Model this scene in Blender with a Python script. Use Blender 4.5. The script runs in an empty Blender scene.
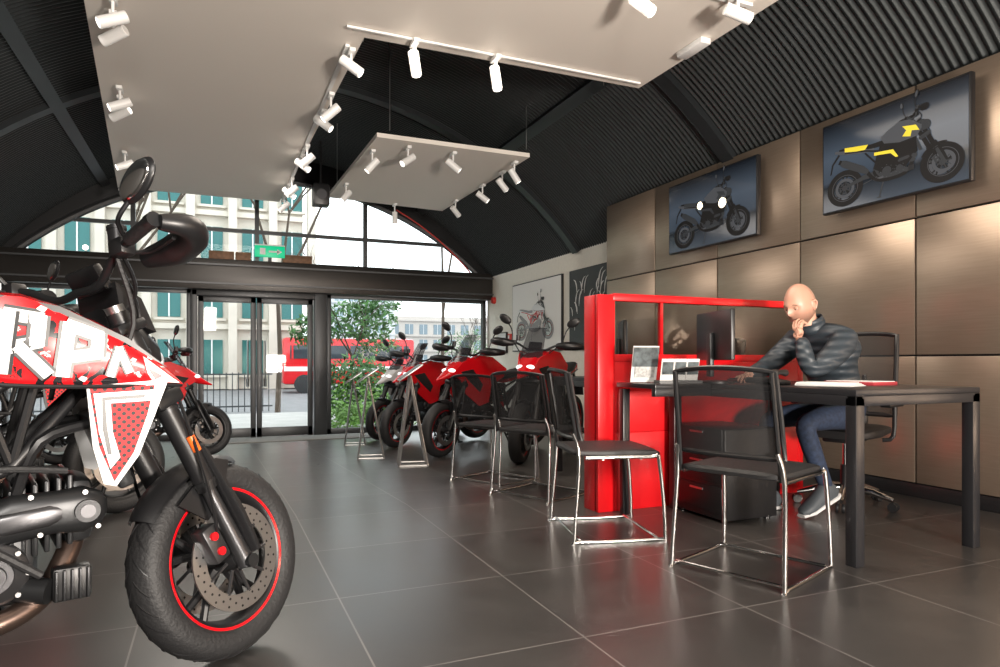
import bpy, bmesh, math, random
from mathutils import Vector, Matrix
random.seed(4)
S=bpy.context.scene
S.view_settings.view_transform='Standard'
pi=math.pi
# ------------------------------------------------------------ materials
def newmat(name):
    m=bpy.data.materials.new(name); m.use_nodes=True
    return m, m.node_tree.nodes, m.node_tree.links, m.node_tree.nodes['Principled BSDF']
def mat(name,col,rough=.5,metal=0,noise=0,nscale=20,bump=0,bscale=60,emis=None,es=0,coat=0,alpha=1):
    m,N,L,b=newmat(name)
    b.inputs['Base Color'].default_value=(*col,1); b.inputs['Roughness'].default_value=rough
    b.inputs['Metallic'].default_value=metal; b.inputs['Coat Weight'].default_value=coat
    b.inputs['Alpha'].default_value=alpha
    if emis: b.inputs['Emission Color'].default_value=(*emis,1); b.inputs['Emission Strength'].default_value=es
    tc=N.new('ShaderNodeTexCoord')
    if noise:
        n=N.new('ShaderNodeTexNoise'); n.inputs['Scale'].default_value=nscale; n.inputs['Detail'].default_value=4
        L.new(tc.outputs['Object'],n.inputs['Vector'])
        r=N.new('ShaderNodeValToRGB')
        r.color_ramp.elements[0].position=.3; r.color_ramp.elements[1].position=.7
        r.color_ramp.elements[0].color=(*[c*(1-noise) for c in col],1); r.color_ramp.elements[1].color=(*[min(1,c*(1+noise)) for c in col],1)
        L.new(n.outputs['Fac'],r.inputs['Fac']); L.new(r.outputs['Color'],b.inputs['Base Color'])
    if bump:
        n=N.new('ShaderNodeTexNoise'); n.inputs['Scale'].default_value=bscale
        L.new(tc.outputs['Object'],n.inputs['Vector'])
        bp=N.new('ShaderNodeBump'); bp.inputs['Strength'].default_value=bump; bp.inputs['Distance'].default_value=.01
        L.new(n.outputs['Fac'],bp.inputs['Height']); L.new(bp.outputs['Normal'],b.inputs['Normal'])
    return m
def glassmat(name,tint=(1,1,1),refl=.08):
    m,N,L,b=newmat(name); N.remove(b)
    t=N.new('ShaderNodeBsdfTransparent'); t.inputs[0].default_value=(*tint,1)
    g=N.new('ShaderNodeBsdfGlossy'); g.inputs['Roughness'].default_value=.02
    x=N.new('ShaderNodeMixShader'); x.inputs[0].default_value=refl
    L.new(t.outputs[0],x.inputs[1]); L.new(g.outputs[0],x.inputs[2]); L.new(x.outputs[0],N['Material Output'].inputs[0])
    return m
BLK=mat('black_plastic',(.010,.010,.011),.38)
RUB=mat('rubber',(.016,.016,.017),.6,bump=.3,bscale=90)
DK=mat('dark_metal',(.03,.031,.033),.36,.6)
GUN=mat('gunmetal',(.085,.085,.09),.33,.8)
ALU=mat('aluminium',(.55,.55,.55),.28,.95)
CHR=mat('chrome',(.75,.75,.75),.12,1)
RED=mat('red_paint',(.66,.004,.010),.22,0,coat=.6)
REDM=mat('red_panel_laminate',(.62,.006,.010),.3)
WHT=mat('white_paint',(.78,.78,.78),.3)
WMET=mat('white_lamp_housing',(.85,.85,.84),.35)
BRZ=mat('exhaust_bronze',(.17,.12,.10),.3,.9)
ORG=mat('orange_reflector',(.85,.14,.02),.25)
YEL=mat('yellow_paint',(.85,.62,.02),.3)
CARB=mat('screen_smoke',(.03,.03,.035),.1,alpha=.75)
GLS=glassmat('window_glass',(.97,.99,.98),.012)
SMK=glassmat('partition_glass',(.80,.78,.76),.015)
SKIN=mat('skin',(.58,.32,.23),.5,noise=.08,nscale=12,bump=.1)
LAMP=mat('lamp_lens',(1,1,1),.3,emis=(1,.93,.82),es=5)
def livery():
    m,N,L,b=newmat('graffiti_livery')
    tc=N.new('ShaderNodeTexCoord')
    n=N.new('ShaderNodeTexNoise'); n.inputs['Scale'].default_value=12; n.inputs['Detail'].default_value=7; n.inputs['Distortion'].default_value=2.2
    L.new(tc.outputs['Object'],n.inputs['Vector'])
    r=N.new('ShaderNodeValToRGB'); r.color_ramp.interpolation='CONSTANT'
    e=r.color_ramp.elements
    e[0].position=0; e[0].color=(.01,.01,.012,1); e[1].position=.44; e[1].color=(.70,.006,.010,1)
    x=e.new(.66); x.color=(.8,.8,.8,1)
    L.new(n.outputs['Fac'],r.inputs[0])
    L.new(r.outputs[0],b.inputs['Base Color']); b.inputs['Roughness'].default_value=.25; b.inputs['Coat Weight'].default_value=.3
    return m
LIV=livery()
def halftone():
    m,N,L,b=newmat('halftone_dots')
    tc=N.new('ShaderNodeTexCoord'); v=N.new('ShaderNodeTexVoronoi'); v.inputs['Scale'].default_value=62; v.inputs['Randomness'].default_value=0
    v.voronoi_dimensions='2D'
    sp=N.new('ShaderNodeSeparateXYZ'); cb=N.new('ShaderNodeCombineXYZ'); L.new(tc.outputs['Object'],sp.inputs[0])
    L.new(sp.outputs['X'],cb.inputs['X']); L.new(sp.outputs['Z'],cb.inputs['Y'])
    mp=N.new('ShaderNodeMapping'); mp.inputs['Rotation'].default_value=(0,0,.78)
    L.new(cb.outputs[0],mp.inputs[0]); L.new(mp.outputs[0],v.inputs['Vector'])
    r=N.new('ShaderNodeValToRGB'); r.color_ramp.interpolation='CONSTANT'; r.color_ramp.elements[0].color=(.01,.01,.01,1)
    r.color_ramp.elements[1].position=.33; r.color_ramp.elements[1].color=(.70,.006,.010,1)
    L.new(v.outputs['Distance'],r.inputs[0]); L.new(r.outputs[0],b.inputs['Base Color']); b.inputs['Roughness'].default_value=.6
    return m
HALF=halftone()
# ------------------------------------------------------------ mesh builder
class MB:
    def __init__(s): s.v=[];s.f=[];s.m=[];s.s=[];s.mats=[];s.M=Matrix()
    def add(s,vs,fs,mt,smooth=True):
        if mt not in s.mats: s.mats.append(mt)
        k=s.mats.index(mt); o=len(s.v)
        for p in vs: s.v.append(s.M@Vector(p))
        for f in fs: s.f.append([o+i for i in f]); s.m.append(k); s.s.append(smooth)
    def box(s,c,size,mt,bev=0,rot=None):
        bm=bmesh.new(); bmesh.ops.create_cube(bm,size=1)
        for v in bm.verts: v.co=Vector((v.co.x*size[0],v.co.y*size[1],v.co.z*size[2]))
        if bev: bmesh.ops.bevel(bm,geom=bm.edges[:],offset=bev,segments=2,affect='EDGES',profile=.5)
        R=rot if rot is not None else Matrix()
        bm.verts.index_update()
        s.add([R.to_3x3()@v.co+Vector(c) for v in bm.verts],[[v.index for v in f.verts] for f in bm.faces],mt,bev>0)
        bm.free()
    def tube(s,pts,r,mt,n=10,smooth=0,closed=False,flat=1):
        P=[Vector(p) for p in pts]
        R=list(r) if isinstance(r,(list,tuple)) else [r]*len(P)
        if smooth and len(P)>2:
            Q=[];RR=[];c=len(P)
            for i in range(c if closed else c-1):
                if closed: a,b,d,e=P[i-1],P[i],P[(i+1)%c],P[(i+2)%c]
                else: a,b,d,e=P[max(i-1,0)],P[i],P[i+1],P[min(i+2,c-1)]
                for j in range(smooth):
                    t=j/smooth
                    Q.append(.5*((2*b)+(d-a)*t+(2*a-5*b+4*d-e)*t*t+(-a+3*b-3*d+e)*t**3)); RR.append(R[i]*(1-t)+R[(i+1)%c]*t)
            if not closed: Q.append(P[-1]);RR.append(R[-1])
            P,R=Q,RR
        c=len(P); T=[]
        for i in range(c):
            if closed: t=P[(i+1)%c]-P[i-1]
            else: t=P[min(i+1,c-1)]-P[max(i-1,0)]
            T.append(t.normalized() if t.length>0 else Vector((0,0,1)))
        up=Vector((0,0,1)) if abs(T[0].z)<.9 else Vector((1,0,0))
        u=(up-T[0]*up.dot(T[0])).normalized(); vs=[]
        for i in range(c):
            u=(u-T[i]*u.dot(T[i]))
            u=u.normalized() if u.length>1e-6 else T[i].orthogonal().normalized()
            w=T[i].cross(u)
            for k in range(n):
                a=2*pi*k/n; vs.append(P[i]+(u*math.cos(a)*flat+w*math.sin(a))*R[i])
        fs=[]
        for i in range(c if closed else c-1):
            j=(i+1)%c
            for k in range(n):
                l=(k+1)%n; fs.append([i*n+k,i*n+l,j*n+l,j*n+k])
        if not closed: fs.append(list(range(n))[::-1]); fs.append([(c-1)*n+k for k in range(n)])
        s.add(vs,fs,mt)
    def lathe(s,prof,c,mt,axis='Y',n=40,closed=False,smooth=True):
        vs=[];c=Vector(c)
        for r,h in prof:
            for k in range(n):
                a=2*pi*k/n
                if axis=='Y': p=Vector((r*math.cos(a),h,r*math.sin(a)))
                elif axis=='Z': p=Vector((r*math.cos(a),r*math.sin(a),h))
                else: p=Vector((h,r*math.cos(a),r*math.sin(a)))
                vs.append(p+c)
        q=len(prof);fs=[]
        for i in range(q if closed else q-1):
            j=(i+1)%q
            for k in range(n):
                l=(k+1)%n; fs.append([i*n+k,i*n+l,j*n+l,j*n+k])
        if not closed:
            if prof[0][0]>1e-4: fs.append(list(range(n)))
            if prof[-1][0]>1e-4: fs.append([(q-1)*n+k for k in range(n)])
        s.add(vs,fs,mt,smooth)
    def loft(s,secs,mt,n=20,e=.75,axis='x'):
        vs=[]
        for (x,cy,cz,hw,hh) in secs:
            for k in range(n):
                a=2*pi*k/n; ca,sa=math.cos(a),math.sin(a)
                yy=cy+hw*math.copysign(abs(ca)**e,ca); zz=cz+hh*math.copysign(abs(sa)**e,sa)
                vs.append((x,yy,zz) if axis=='x' else (yy,zz,x))
        q=len(secs);fs=[]
        for i in range(q-1):
            for k in range(n):
                l=(k+1)%n; fs.append([i*n+k,i*n+l,(i+1)*n+l,(i+1)*n+k])
        fs.append(list(range(n))); fs.append([(q-1)*n+k for k in range(n)])
        s.add(vs,fs,mt)
    def shell(s,st,side,mt,bulge=.02,nv=8,inset=.07):
        # st: (x, z_top, z_bottom, y) -> curved side panel that rolls inwards at its top
        vs=[];m=nv+2
        for x,zt_,zb_,y in st:
            vs.append((x,side*(y-inset),zt_+.012))
            for j in range(nv+1):
                v=j/nv; vs.append((x,side*(y-.018+bulge*math.sin(pi*min(1,v*.9+.08))**.7),zt_+(zb_-zt_)*v))
        fs=[[i*m+j,i*m+j+1,(i+1)*m+j+1,(i+1)*m+j] for i in range(len(st)-1) for j in range(m-1)]
        s.add(vs,fs,mt)
    def prism(s,poly,y0,y1,mt,yf=None,smooth=False):
        n=len(poly)
        g=yf if yf else (lambda x:0)
        vs=[(x,y0+g(x),z) for x,z in poly]+[(x,y1+g(x),z) for x,z in poly]
        fs=[list(range(n)),[n+i for i in range(n)][::-1]]+[[i,(i+1)%n,n+(i+1)%n,n+i] for i in range(n)]
        s.add(vs,fs,mt,smooth)
    def ell(s,c,r,mt,rot=None,n=16):
        vs=[];R=rot.to_3x3() if rot is not None else Matrix.Identity(3)
        for i in range(1,n):
            t=pi*i/n
            for k in range(n):
                a=2*pi*k/n
                vs.append(R@Vector((r[0]*math.sin(t)*math.cos(a),r[1]*math.sin(t)*math.sin(a),r[2]*math.cos(t)))+Vector(c))
        vs.append(R@Vector((0,0,r[2]))+Vector(c)); vs.append(R@Vector((0,0,-r[2]))+Vector(c))
        fs=[];q=(n-1)*n
        for i in range(n-2):
            for k in range(n):
                l=(k+1)%n; fs.append([i*n+k,(i+1)*n+k,(i+1)*n+l,i*n+l])
        for k in range(n):
            l=(k+1)%n; fs.append([q,k,l]); fs.append([q+1,(n-2)*n+l,(n-2)*n+k])
        s.add(vs,fs,mt)
    def obj(s,name,loc=(0,0,0),rz=0,sc=1,parent=None,matrix=None):
        me=bpy.data.meshes.new(name); me.from_pydata([tuple(p) for p in s.v],[],s.f)
        for m in s.mats: me.materials.append(m)
        me.polygons.foreach_set('material_index',s.m); me.polygons.foreach_set('use_smooth',s.s)
        me.update()
        bm=bmesh.new(); bm.from_mesh(me); bmesh.ops.recalc_face_normals(bm,faces=bm.faces[:]); bm.to_mesh(me); bm.free()
        try: me.set_sharp_from_angle(angle=math.radians(40))
        except Exception: pass
        o=bpy.data.objects.new(name,me); S.collection.objects.link(o)
        o.location=loc; o.rotation_euler=(0,0,rz); o.scale=(sc,sc,sc)
        if matrix is not None: o.matrix_world=matrix
        if parent: o.parent=parent
        return o
def quickbox(name,c,size,mt,bev=0):
    b=MB(); b.box((0,0,0),size,mt,bev); return b.obj(name,c)
def fz(y): return 0 if y<4.5 else -.35*(min(y,12.6)-4.5)/8.1
# ------------------------------------------------------------ room
XL,XR,YN,YF=-3.1,5.1,-3.2,12.6
CX,CZ,RV=1.0,-.6,5.254
def floormat():
    m,N,L,b=newmat('slate_floor_tiles')
    tc=N.new('ShaderNodeTexCoord'); mp=N.new('ShaderNodeMapping'); mp.inputs['Location'].default_value=(-.48,-2.10,0)
    L.new(tc.outputs['Object'],mp.inputs[0])
    br=N.new('ShaderNodeTexBrick'); br.offset=0; br.inputs['Scale'].default_value=1
    br.inputs['Brick Width'].default_value=.75; br.inputs['Row Height'].default_value=.75; br.inputs['Mortar Size'].default_value=.0035; br.inputs['Mortar Smooth'].default_value=.1
    br.inputs['Color1'].default_value=(.046,.043,.042,1); br.inputs['Color2'].default_value=(.060,.057,.055,1); br.inputs['Mortar'].default_value=(.18,.17,.165,1)
    L.new(mp.outputs[0],br.inputs['Vector'])
    n=N.new('ShaderNodeTexNoise'); n.inputs['Scale'].default_value=2.5; n.inputs['Detail'].default_value=6; n.inputs['Roughness'].default_value=.6
    L.new(tc.outputs['Object'],n.inputs['Vector'])
    mx=N.new('ShaderNodeMix'); mx.data_type='RGBA'; mx.blend_type='MULTIPLY'; mx.inputs[0].default_value=.55
    cr=N.new('ShaderNodeValToRGB'); cr.color_ramp.elements[0].position=.3; cr.color_ramp.elements[0].color=(.55,.55,.55,1); cr.color_ramp.elements[1].position=.75; cr.color_ramp.elements[1].color=(1.35,1.32,1.28,1)
    L.new(n.outputs['Fac'],cr.inputs[0]); L.new(br.outputs['Color'],mx.inputs[6]); L.new(cr.outputs[0],mx.inputs[7]); L.new(mx.outputs[2],b.inputs['Base Color'])
    mr=N.new('ShaderNodeMapRange'); mr.inputs[3].default_value=.24; mr.inputs[4].default_value=.36; L.new(n.outputs['Fac'],mr.inputs[0]); L.new(mr.outputs[0],b.inputs['Roughness'])
    b.inputs['Specular IOR Level'].default_value=.65
    bp=N.new('ShaderNodeBump'); bp.inputs['Strength'].default_value=.2; bp.inputs['Distance'].default_value=.004; bp.invert=True
    L.new(br.outputs['Fac'],bp.inputs['Height']); L.new(bp.outputs[0],b.inputs['Normal'])
    return m
b=MB(); b.add([(XL,YN,0),(XR,YN,0),(XR,4.5,0),(XL,4.5,0),(XL,12.6,-.35),(XR,12.6,-.35),(XL,13.3,-.35),(XR,13.3,-.35)],[[0,1,2,3],[3,2,5,4],[4,5,7,6]],floormat(),False)
b.obj('floor')
VAULT=mat('corrugated_ceiling',(.050,.056,.058),.32,.5)
b=MB(); per=.062; ny=int((YF-YN)/per*6); na=40; am=math.asin(4.1/RV); vs=[]
for i in range(ny+1):
    y=YN+(YF-YN)*i/ny; r=RV+.010*math.sin(2*pi*(y-YN)/per)
    for k in range(na+1):
        a=-am+2*am*k/na; vs.append((CX+r*math.sin(a),y,CZ+r*math.cos(a)))
fs=[[i*(na+1)+k,i*(na+1)+k+1,(i+1)*(na+1)+k+1,(i+1)*(na+1)+k] for i in range(ny) for k in range(na)]
b.add(vs,fs,VAULT); b.obj('ceiling')
RIB=mat('steel_rib',(.03,.034,.037),.4,.4)
def arch(y,w,dep,mt,name,R=RV,c=CZ,a0=-am,a1=am):
    b=MB(); vs=[];n=40
    for k in range(n+1):
        a=a0+(a1-a0)*k/n
        for r,yy in((R,y-w/2),(R-dep,y-w/2),(R-dep,y+w/2),(R,y+w/2)): vs.append((CX+r*math.sin(a),yy,c+r*math.cos(a)))
    fs=[[k*4+j,k*4+(j+1)%4,(k+1)*4+(j+1)%4,(k+1)*4+j] for k in range(n) for j in range(4)]
    b.add(vs,fs,mt,False); return b.obj(name)
for y in(1.6,5.25,8.9): arch(y,.16,.07,RIB,'trim_rib')
for X in(3.65,-1.65):
    z=CZ+math.sqrt(RV**2-(X-CX)**2)-.05
    an=math.atan2(X-CX,z-CZ)
    b=MB(); b.box((0,0,0),(.14,YF-5.2,.07),RIB,0,Matrix.Rotation(an,4,'Y')); b.obj('trim_purlin',(X,(YF+5.2)/2,z))
PLAS=mat('white_plaster',(.85,.80,.70),.6,noise=.03)
DKW=mat('dark_wall',(.06,.058,.055),.6)
quickbox('wall_left',(XL-.05,(YN+YF)/2,1.1),(.1,YF-YN,3.3),DKW)
quickbox('wall_right',(XR+.05,(YN+YF)/2,1.1),(.1,YF-YN,3.3),PLAS)
quickbox('wall_back',(1,YN-.05,2),(8.4,.1,5.2),mat('back_wall_paint',(.45,.43,.4),.6))
def panelmat():
    m,N,L,b=newmat('bronze_wall_panels')
    b.inputs['Metallic'].default_value=.75; b.inputs['Roughness'].default_value=.32
    tc=N.new('ShaderNodeTexCoord'); mp=N.new('ShaderNodeMapping'); mp.inputs['Scale'].default_value=(1,1.2,30)
    n=N.new('ShaderNodeTexNoise'); n.inputs['Scale'].default_value=3; n.inputs['Detail'].default_value=3
    L.new(tc.outputs['Object'],mp.inputs[0]); L.new(mp.outputs[0],n.inputs['Vector'])
    r=N.new('ShaderNodeValToRGB'); r.color_ramp.elements[0].position=.25; r.color_ramp.elements[1].position=.8
    r.color_ramp.elements[0].color=(.34,.262,.20,1); r.color_ramp.elements[1].color=(.40,.31,.24,1)
    L.new(n.outputs['Fac'],r.inputs[0]); L.new(r.outputs[0],b.inputs['Base Color'])
    return m
PAN=panelmat()
b=MB(); zs=[.1,1.04,2.05,3.03]; ys=[7.5-1.05*i for i in range(11)]
for i in range(10):
    for j in range(3):
        b.box((0,(ys[i]+ys[i+1])/2,(zs[j]+zs[j+1])/2),(.03,1.05-.014,zs[j+1]-zs[j]-.014),PAN,.003)
b.box((.035,(7.5-3.0)/2,1.5),(.03,10.5,3.04),BLK)
b.box((.17,7.48,1.3),(.3,.03,2.7),PAN)
b.obj('wall_panelling',(4.74,0,0))
quickbox('baseboard_right',(4.735,2.25,.05),(.03,10.5,.1),BLK,.004)
# ---- far wall
FR=mat('anthracite_frame',(.07,.072,.075),.4,.5)
HD=mat('header_steel',(.045,.041,.038),.35,.5)
zt,zb=2.74,2.22
b=MB(); b.box((1,12.55,(zt+zb)/2),(8.2,.5,zt-zb),HD,.01); b.box((1,12.28,zb+.1),(8.2,.04,.03),FR); b.box((1,12.28,zt-.1),(8.2,.04,.03),FR); b.obj('trim_header')
b=MB(); vs=[];n=50; Ri,ci=5.72,-1.5
for k in range(n+1):
    X=XL+8.2*k/n
    zi=ci+math.sqrt(max(Ri**2-(X-CX)**2,0)); zo=CZ+math.sqrt(RV**2-min((X-CX)**2,16.9))+.15
    vs+=[(X,12.5,max(zi,2.5)),(X,12.5,zo)]
b.add(vs,[[2*k,2*k+2,2*k+3,2*k+1] for k in range(n)],BLK,False)
pts=[(XL+.25+7.7*k/n,12.48,ci+math.sqrt(Ri**2-(XL+.25+7.7*k/n-CX)**2)) for k in range(n+1)]
b.tube(pts,.06,FR,8)
b.obj('wall_far')
b=MB()
for X in(-1.25,.68,2.6): 
    b.box((X,12.55,(zt+4.2)/2),(.07,.08,4.2-zt),FR)
b.box((1,12.55,3.28),(6.3,.07,.06),FR)
b.box((1,12.6,3.5),(8,.01,1.6),GLS)
b.obj('window_fanlight')
zf=-.35
def window(x0,x1,name):
    b=MB(); w=.07
    b.box(((x0+x1)/2,12.6,zf+.05),(x1-x0,.12,.1),FR,.004); b.box(((x0+x1)/2,12.6,zb-.03),(x1-x0,.12,.06),FR,.004)
    for x in(x0+w/2,x1-w/2): b.box((x,12.6,(zf+zb)/2),(w,.12,zb-zf),FR,.004)
    b.box(((x0+x1)/2,12.6,(zf+zb)/2),(x1-x0-.1,.012,zb-zf-.1),GLS); b.obj(name)
window(-3.05,-1.35,'window_1'); window(-1.35,-.38,'window_2'); window(1.9,5.05,'window_3')
b=MB(); b.box((1.77,12.55,(zf+zb)/2),(.22,.25,zb-zf),FR,.01); b.box((-.33,12.55,(zf+zb)/2),(.1,.2,zb-zf),FR,.01); b.box((.68,12.55,zb-.05),(2.1,.2,.1),FR,.01); b.obj('trim_door_frame')
for i,(x0,x1) in enumerate(((-.27,.665),(.675,1.64))):
    b=MB(); w=.09
    for x in(x0+w/2,x1-w/2): b.box((x,12.55,(zf+zb-.1)/2),(w,.06,zb-.1-zf),FR,.006)
    b.box(((x0+x1)/2,12.55,zf+.09),(x1-x0,.06,.16),FR,.006); b.box(((x0+x1)/2,12.55,zb-.15),(x1-x0,.06,.1),FR,.006)
    b.box(((x0+x1)/2,12.55,.9),(x1-x0-.1,.012,2.5),GLS)
    xh=x1-.14 if i==0 else x0+.14
    b.tube([(xh,12.5,.55),(xh,12.44,.55),(xh,12.44,1.35),(xh,12.5,1.35)],.014,ALU,8)
    b.box((xh,12.5,.62),(.05,.03,.14),DK,.005)
    b.obj('door_%d'%(i+1))
b=MB(); b.box((0,0,0),(3.2,1.1,.012),mat('mat_fibre',(.2,.195,.18),.9,bump=.5),.003,Matrix.Rotation(-math.atan(.35/8.1),4,'X')); b.obj('entrance_mat',(1.2,11.7,fz(11.7)+.008))
b=MB(); GRN=mat('exit_green',(.0,.35,.16),.4,emis=(.0,.6,.28),es=.7)
b.box((0,0,0),(.5,.04,.2),GRN,.01); b.box((-.12,-.022,0),(.09,.004,.11),WHT); b.box((.06,-.022,0),(.16,.004,.03),WHT); b.prism([(.12,-.05),(.2,0),(.12,.05)],-.024,-.02,WHT)
b.box((0,.01,-.13),(.06,.03,.08),DK); b.box((0,0,.11),(.5,.05,.02),WHT)
b.obj('exit_sign',(.88,12.3,zt+.17))
b=MB(); WD=mat('crate_wood',(.2,.1,.05),.6,noise=.3)
for i,(x,w) in enumerate(((.1,.4),(.45,.25),(1.35,.5))): b.box((x,12.45,zt+.07),(w,.25,.14),WD,.008)
b.obj('wooden_boxes')
for x in(2.45,3.1,3.9,-1.9):
    b=MB(); b.tube([(0,0,0),(0,0,.07)],.01,BLK,8); b.tube([(0,.05,.09),(0,-.06,.07)],[.03,.045],WMET,16); b.tube([(0,-.058,.07),(0,-.064,.069)],.04,LAMP,16); b.obj('header_spotlight',(x,12.42,zt))
b=MB(); RP=mat('red_pipe',(.6,.03,.02),.4)
b.tube([(CX+(RV-.3)*math.sin(a),12.38,CZ+(RV-.3)*math.cos(a)) for a in [ .45+.05*i for i in range(9)]],.014,RP,8); b.obj('sprinkler_pipe')
b=MB(); b.box((0,0,0),(.22,.2,.3),BLK,.02); b.tube([(0,0,.15),(0,0,.75)],.015,BLK,8); b.lathe([(.07,-.11),(.07,-.105),(.03,-.1),(0,-.1)],(0,0,0),GUN,n=20); b.obj('ceiling_speaker',(1.35,9.5,3.3))
def frame(b,y0,y1,z0,z1,fill,edge):
    b.box((0,(y0+y1)/2,(z0+z1)/2),(.04,y1-y0,z1-z0),edge,.004); b.box((-.022,(y0+y1)/2,(z0+z1)/2),(.004,y1-y0-.04,z1-z0-.04),fill)
# ------------------------------------------------------------ rafts and lamps
RAFT=mat('ceiling_raft',(.84,.78,.71),.6)
def raft(poly,z,name):
    b=MB(); n=len(poly)
    vs=[(x,y,z) for x,y in poly]+[(x,y,z+.05) for x,y in poly]
    b.add(vs,[list(range(n)),[n+i for i in range(n)][::-1]]+[[i,(i+1)%n,n+(i+1)%n,n+i] for i in range(n)],RAFT,False)
    cx=sum(p[0] for p in poly)/n; 
    for x,y in poly:
        x2=x+(cx-x)*.12; y2=y+(.15 if y<7 else -.15)
        zz=CZ+math.sqrt(RV**2-(x2-CX)**2); b.tube([(x2,y2,z+.04),(x2,y2,zz)],.005,ALU,6)
    return b.obj(name)
ZR=3.5
raft([(-.45,.6),(3.62,.6),(3.57,5.12),(1.06,5.15),(.93,11),(-1.29,11)],ZR,'ceiling_raft')
raft([(1.66,7.38),(3.55,7.38),(3.48,10.6),(1.58,10.4)],ZR,'ceiling_raft')
def spot(p,d,L=.19,r=.041,light=0):
    p=Vector(p); d=Vector(d).normalized(); b=MB(); top=ZR-.026
    b.tube([(0,0,top-p.z-.02),(0,0,.0)],.011,WMET,8); b.box((0,0,top-p.z-.016),(.05,.14,.03),WMET,.004)
    a=-d*L/2; e=d*L/2
    b.tube([a,a*.95,e],[r*.9,r,r],WMET,20); b.tube([e-d*.002,e+d*.003],r*.78,LAMP,16)
    b.tube([Vector((0,0,.02)),Vector((0,0,0))-d*.02],.02,WMET,8)
    o=b.obj('track_spotlight',p)
    if light:
        l=bpy.data.lights.new('spot','SPOT'); l.energy=light; l.spot_size=1.2; l.spot_blend=.6; l.shadow_soft_size=.05; l.color=(1,.86,.68)
        lo=bpy.data.objects.new('spot_lamp',l); S.collection.objects.link(lo); lo.parent=o
        lo.matrix_parent_inverse=Matrix.Translation(p).inverted()
        lo.matrix_world=Matrix.Translation(p+d*(L/2+.03))@d.to_track_quat('-Z','Y').to_matrix().to_4x4()
    return o
zl=3.3
for i,y in enumerate((5.35,6.3,6.75,7.9,8.3,9.4,9.75,10.4)):
    dd=(-.6,.2,-.55) if i%2 else (.75,-.3,-.6)
    spot((1.0-.01*(y-5),y,zl+(.0 if i%2 else .05)),dd,light=60 if i in(0,3) else 0)
for x in(1.42,2.10): spot((x,5.0,zl),(.12,-.1,-1))
for i,y in enumerate((5.2,5.45,6.9,7.15,9.0,10.2)):
    spot((-.64-.09*(y-5.2),y,zl+.02),(-.75,.4,-.35) if i%2 else (-.8,-.1,-.4),light=30 if i in(0,3) else 0)
for x,y,d in((2.58,3.66,(.3,-.5,-.6)),(3.24,3.5,(.85,-.25,-.3)),(3.3,2.2,(.8,0,-.4))): spot((x,y,zl+.04),d,light=65)
b=MB(); b.box((0,0,0),(.1,.3,.05),WMET,.01); b.obj('emergency_light',(3.48,4.25,3.474))
for p,d in (((2.05,7.5,3.32),(-.8,-.2,-.6)),((2.6,7.5,3.32),(.8,-.1,-.6)),((3.42,7.55,3.3),(.6,0,-.8)),((3.45,8.0,3.3),(.7,.1,-.7)),((3.45,8.7,3.3),(.8,-.2,-.6)),((3.4,9.7,3.3),(.7,.3,-.6)),((1.7,7.8,3.3),(-.6,.2,-.7)),((1.68,9.4,3.3),(-.6,-.2,-.7)),((2.6,10.3,3.25),(0,0,-1))):
    spot(p,d,light=65 if d[0]>.75 else 0)
b=MB()
b.box((.96,8.1,ZR-.014),(.035,5.6,.022),WMET); b.box((2.2,5.0,ZR-.014),(2.6,.02,.016),WMET); b.box((2.6,3.6,ZR-.014),(1.7,.035,.022),WMET)
b.obj('lighting_track')
# ------------------------------------------------------------ desk, partition
TOP=mat('black_desk_laminate',(.016,.016,.018),.28)
def desk(name,x0,x1,y0,y1,ret=None,legs=None):
    b=MB(); z=.86
    b.box(((x0+x1)/2,(y0+y1)/2,z-.015),(x1-x0,y1-y0,.03),TOP,.004)
    for yy in(y0+.025,y1-.025): b.box(((x0+x1)/2,yy,z-.055),(x1-x0,.05,.05),TOP,.003)
    for xx in(x0+.025,x1-.025): b.box((xx,(y0+y1)/2,z-.055),(.05,y1-y0,.05),TOP,.003)
    for xx in(x0+.03,x1-.03):
        for yy in(y0+.03,y1-.03): b.box((xx,yy,(z-.04)/2),(.06,.06,z-.04),TOP,.003)
    if ret:
        a,c,d,e=ret; b.box(((a+c)/2,(d+e)/2,z-.015),(c-a,e-d,.03),TOP,.004); b.box(((a+c)/2,d+.02,z-.05),(c-a,.04,.05),TOP,.003); b.box((a+.03,e-.05,(z-.04)/2),(.05,.05,z-.04),TOP,.003)
    return b.obj(name)
desk('office_desk',2.84,3.78,2.28,3.72,(2.42,2.84,3.3,3.72))
desk('office_desk',2.84,3.78,4.0,5.4)
PY=3.80
b=MB()
b.box((0,0,.72),(.13,.05,1.44),REDM,.006)
b.box((.9,0,1.425),(1.7,.06,.05),REDM,.006); b.box((.9,0,1.02),(1.7,.05,.05),REDM,.006)
b.box((.9,0,.76),(1.7,.04,.48),REDM,.004); b.box((.9,.0,.26),(1.7,.04,.52),REDM,.004)
b.box((1.73,0,.72),(.05,.05,1.44),REDM,.006); b.box((.45,0,1.22),(.02,.03,.36),REDM)
b.box((.9,0,1.22),(1.62,.01,.36),SMK)
b.box((-.04,.08,.72),(.05,.16,1.44),REDM,.006)
b.obj('reception_partition',(2.38,PY,0))
b=MB(); b.box((0,0,.3),(.42,.5,.56),BLK,.008)
for i in range(3): b.box((-.212,0,.14+.18*i),(.01,.46,.16),DK,.004); b.box((-.22,0,.19+.18*i),(.01,.12,.012),ALU)
for sx in(-.17,.17):
    for sy in(-.2,.2): b.tube([(sx,sy,0),(sx,sy,.04)],.02,BLK,8)
b.obj('drawer_pedestal',(3.06,3.44,0))
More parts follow.
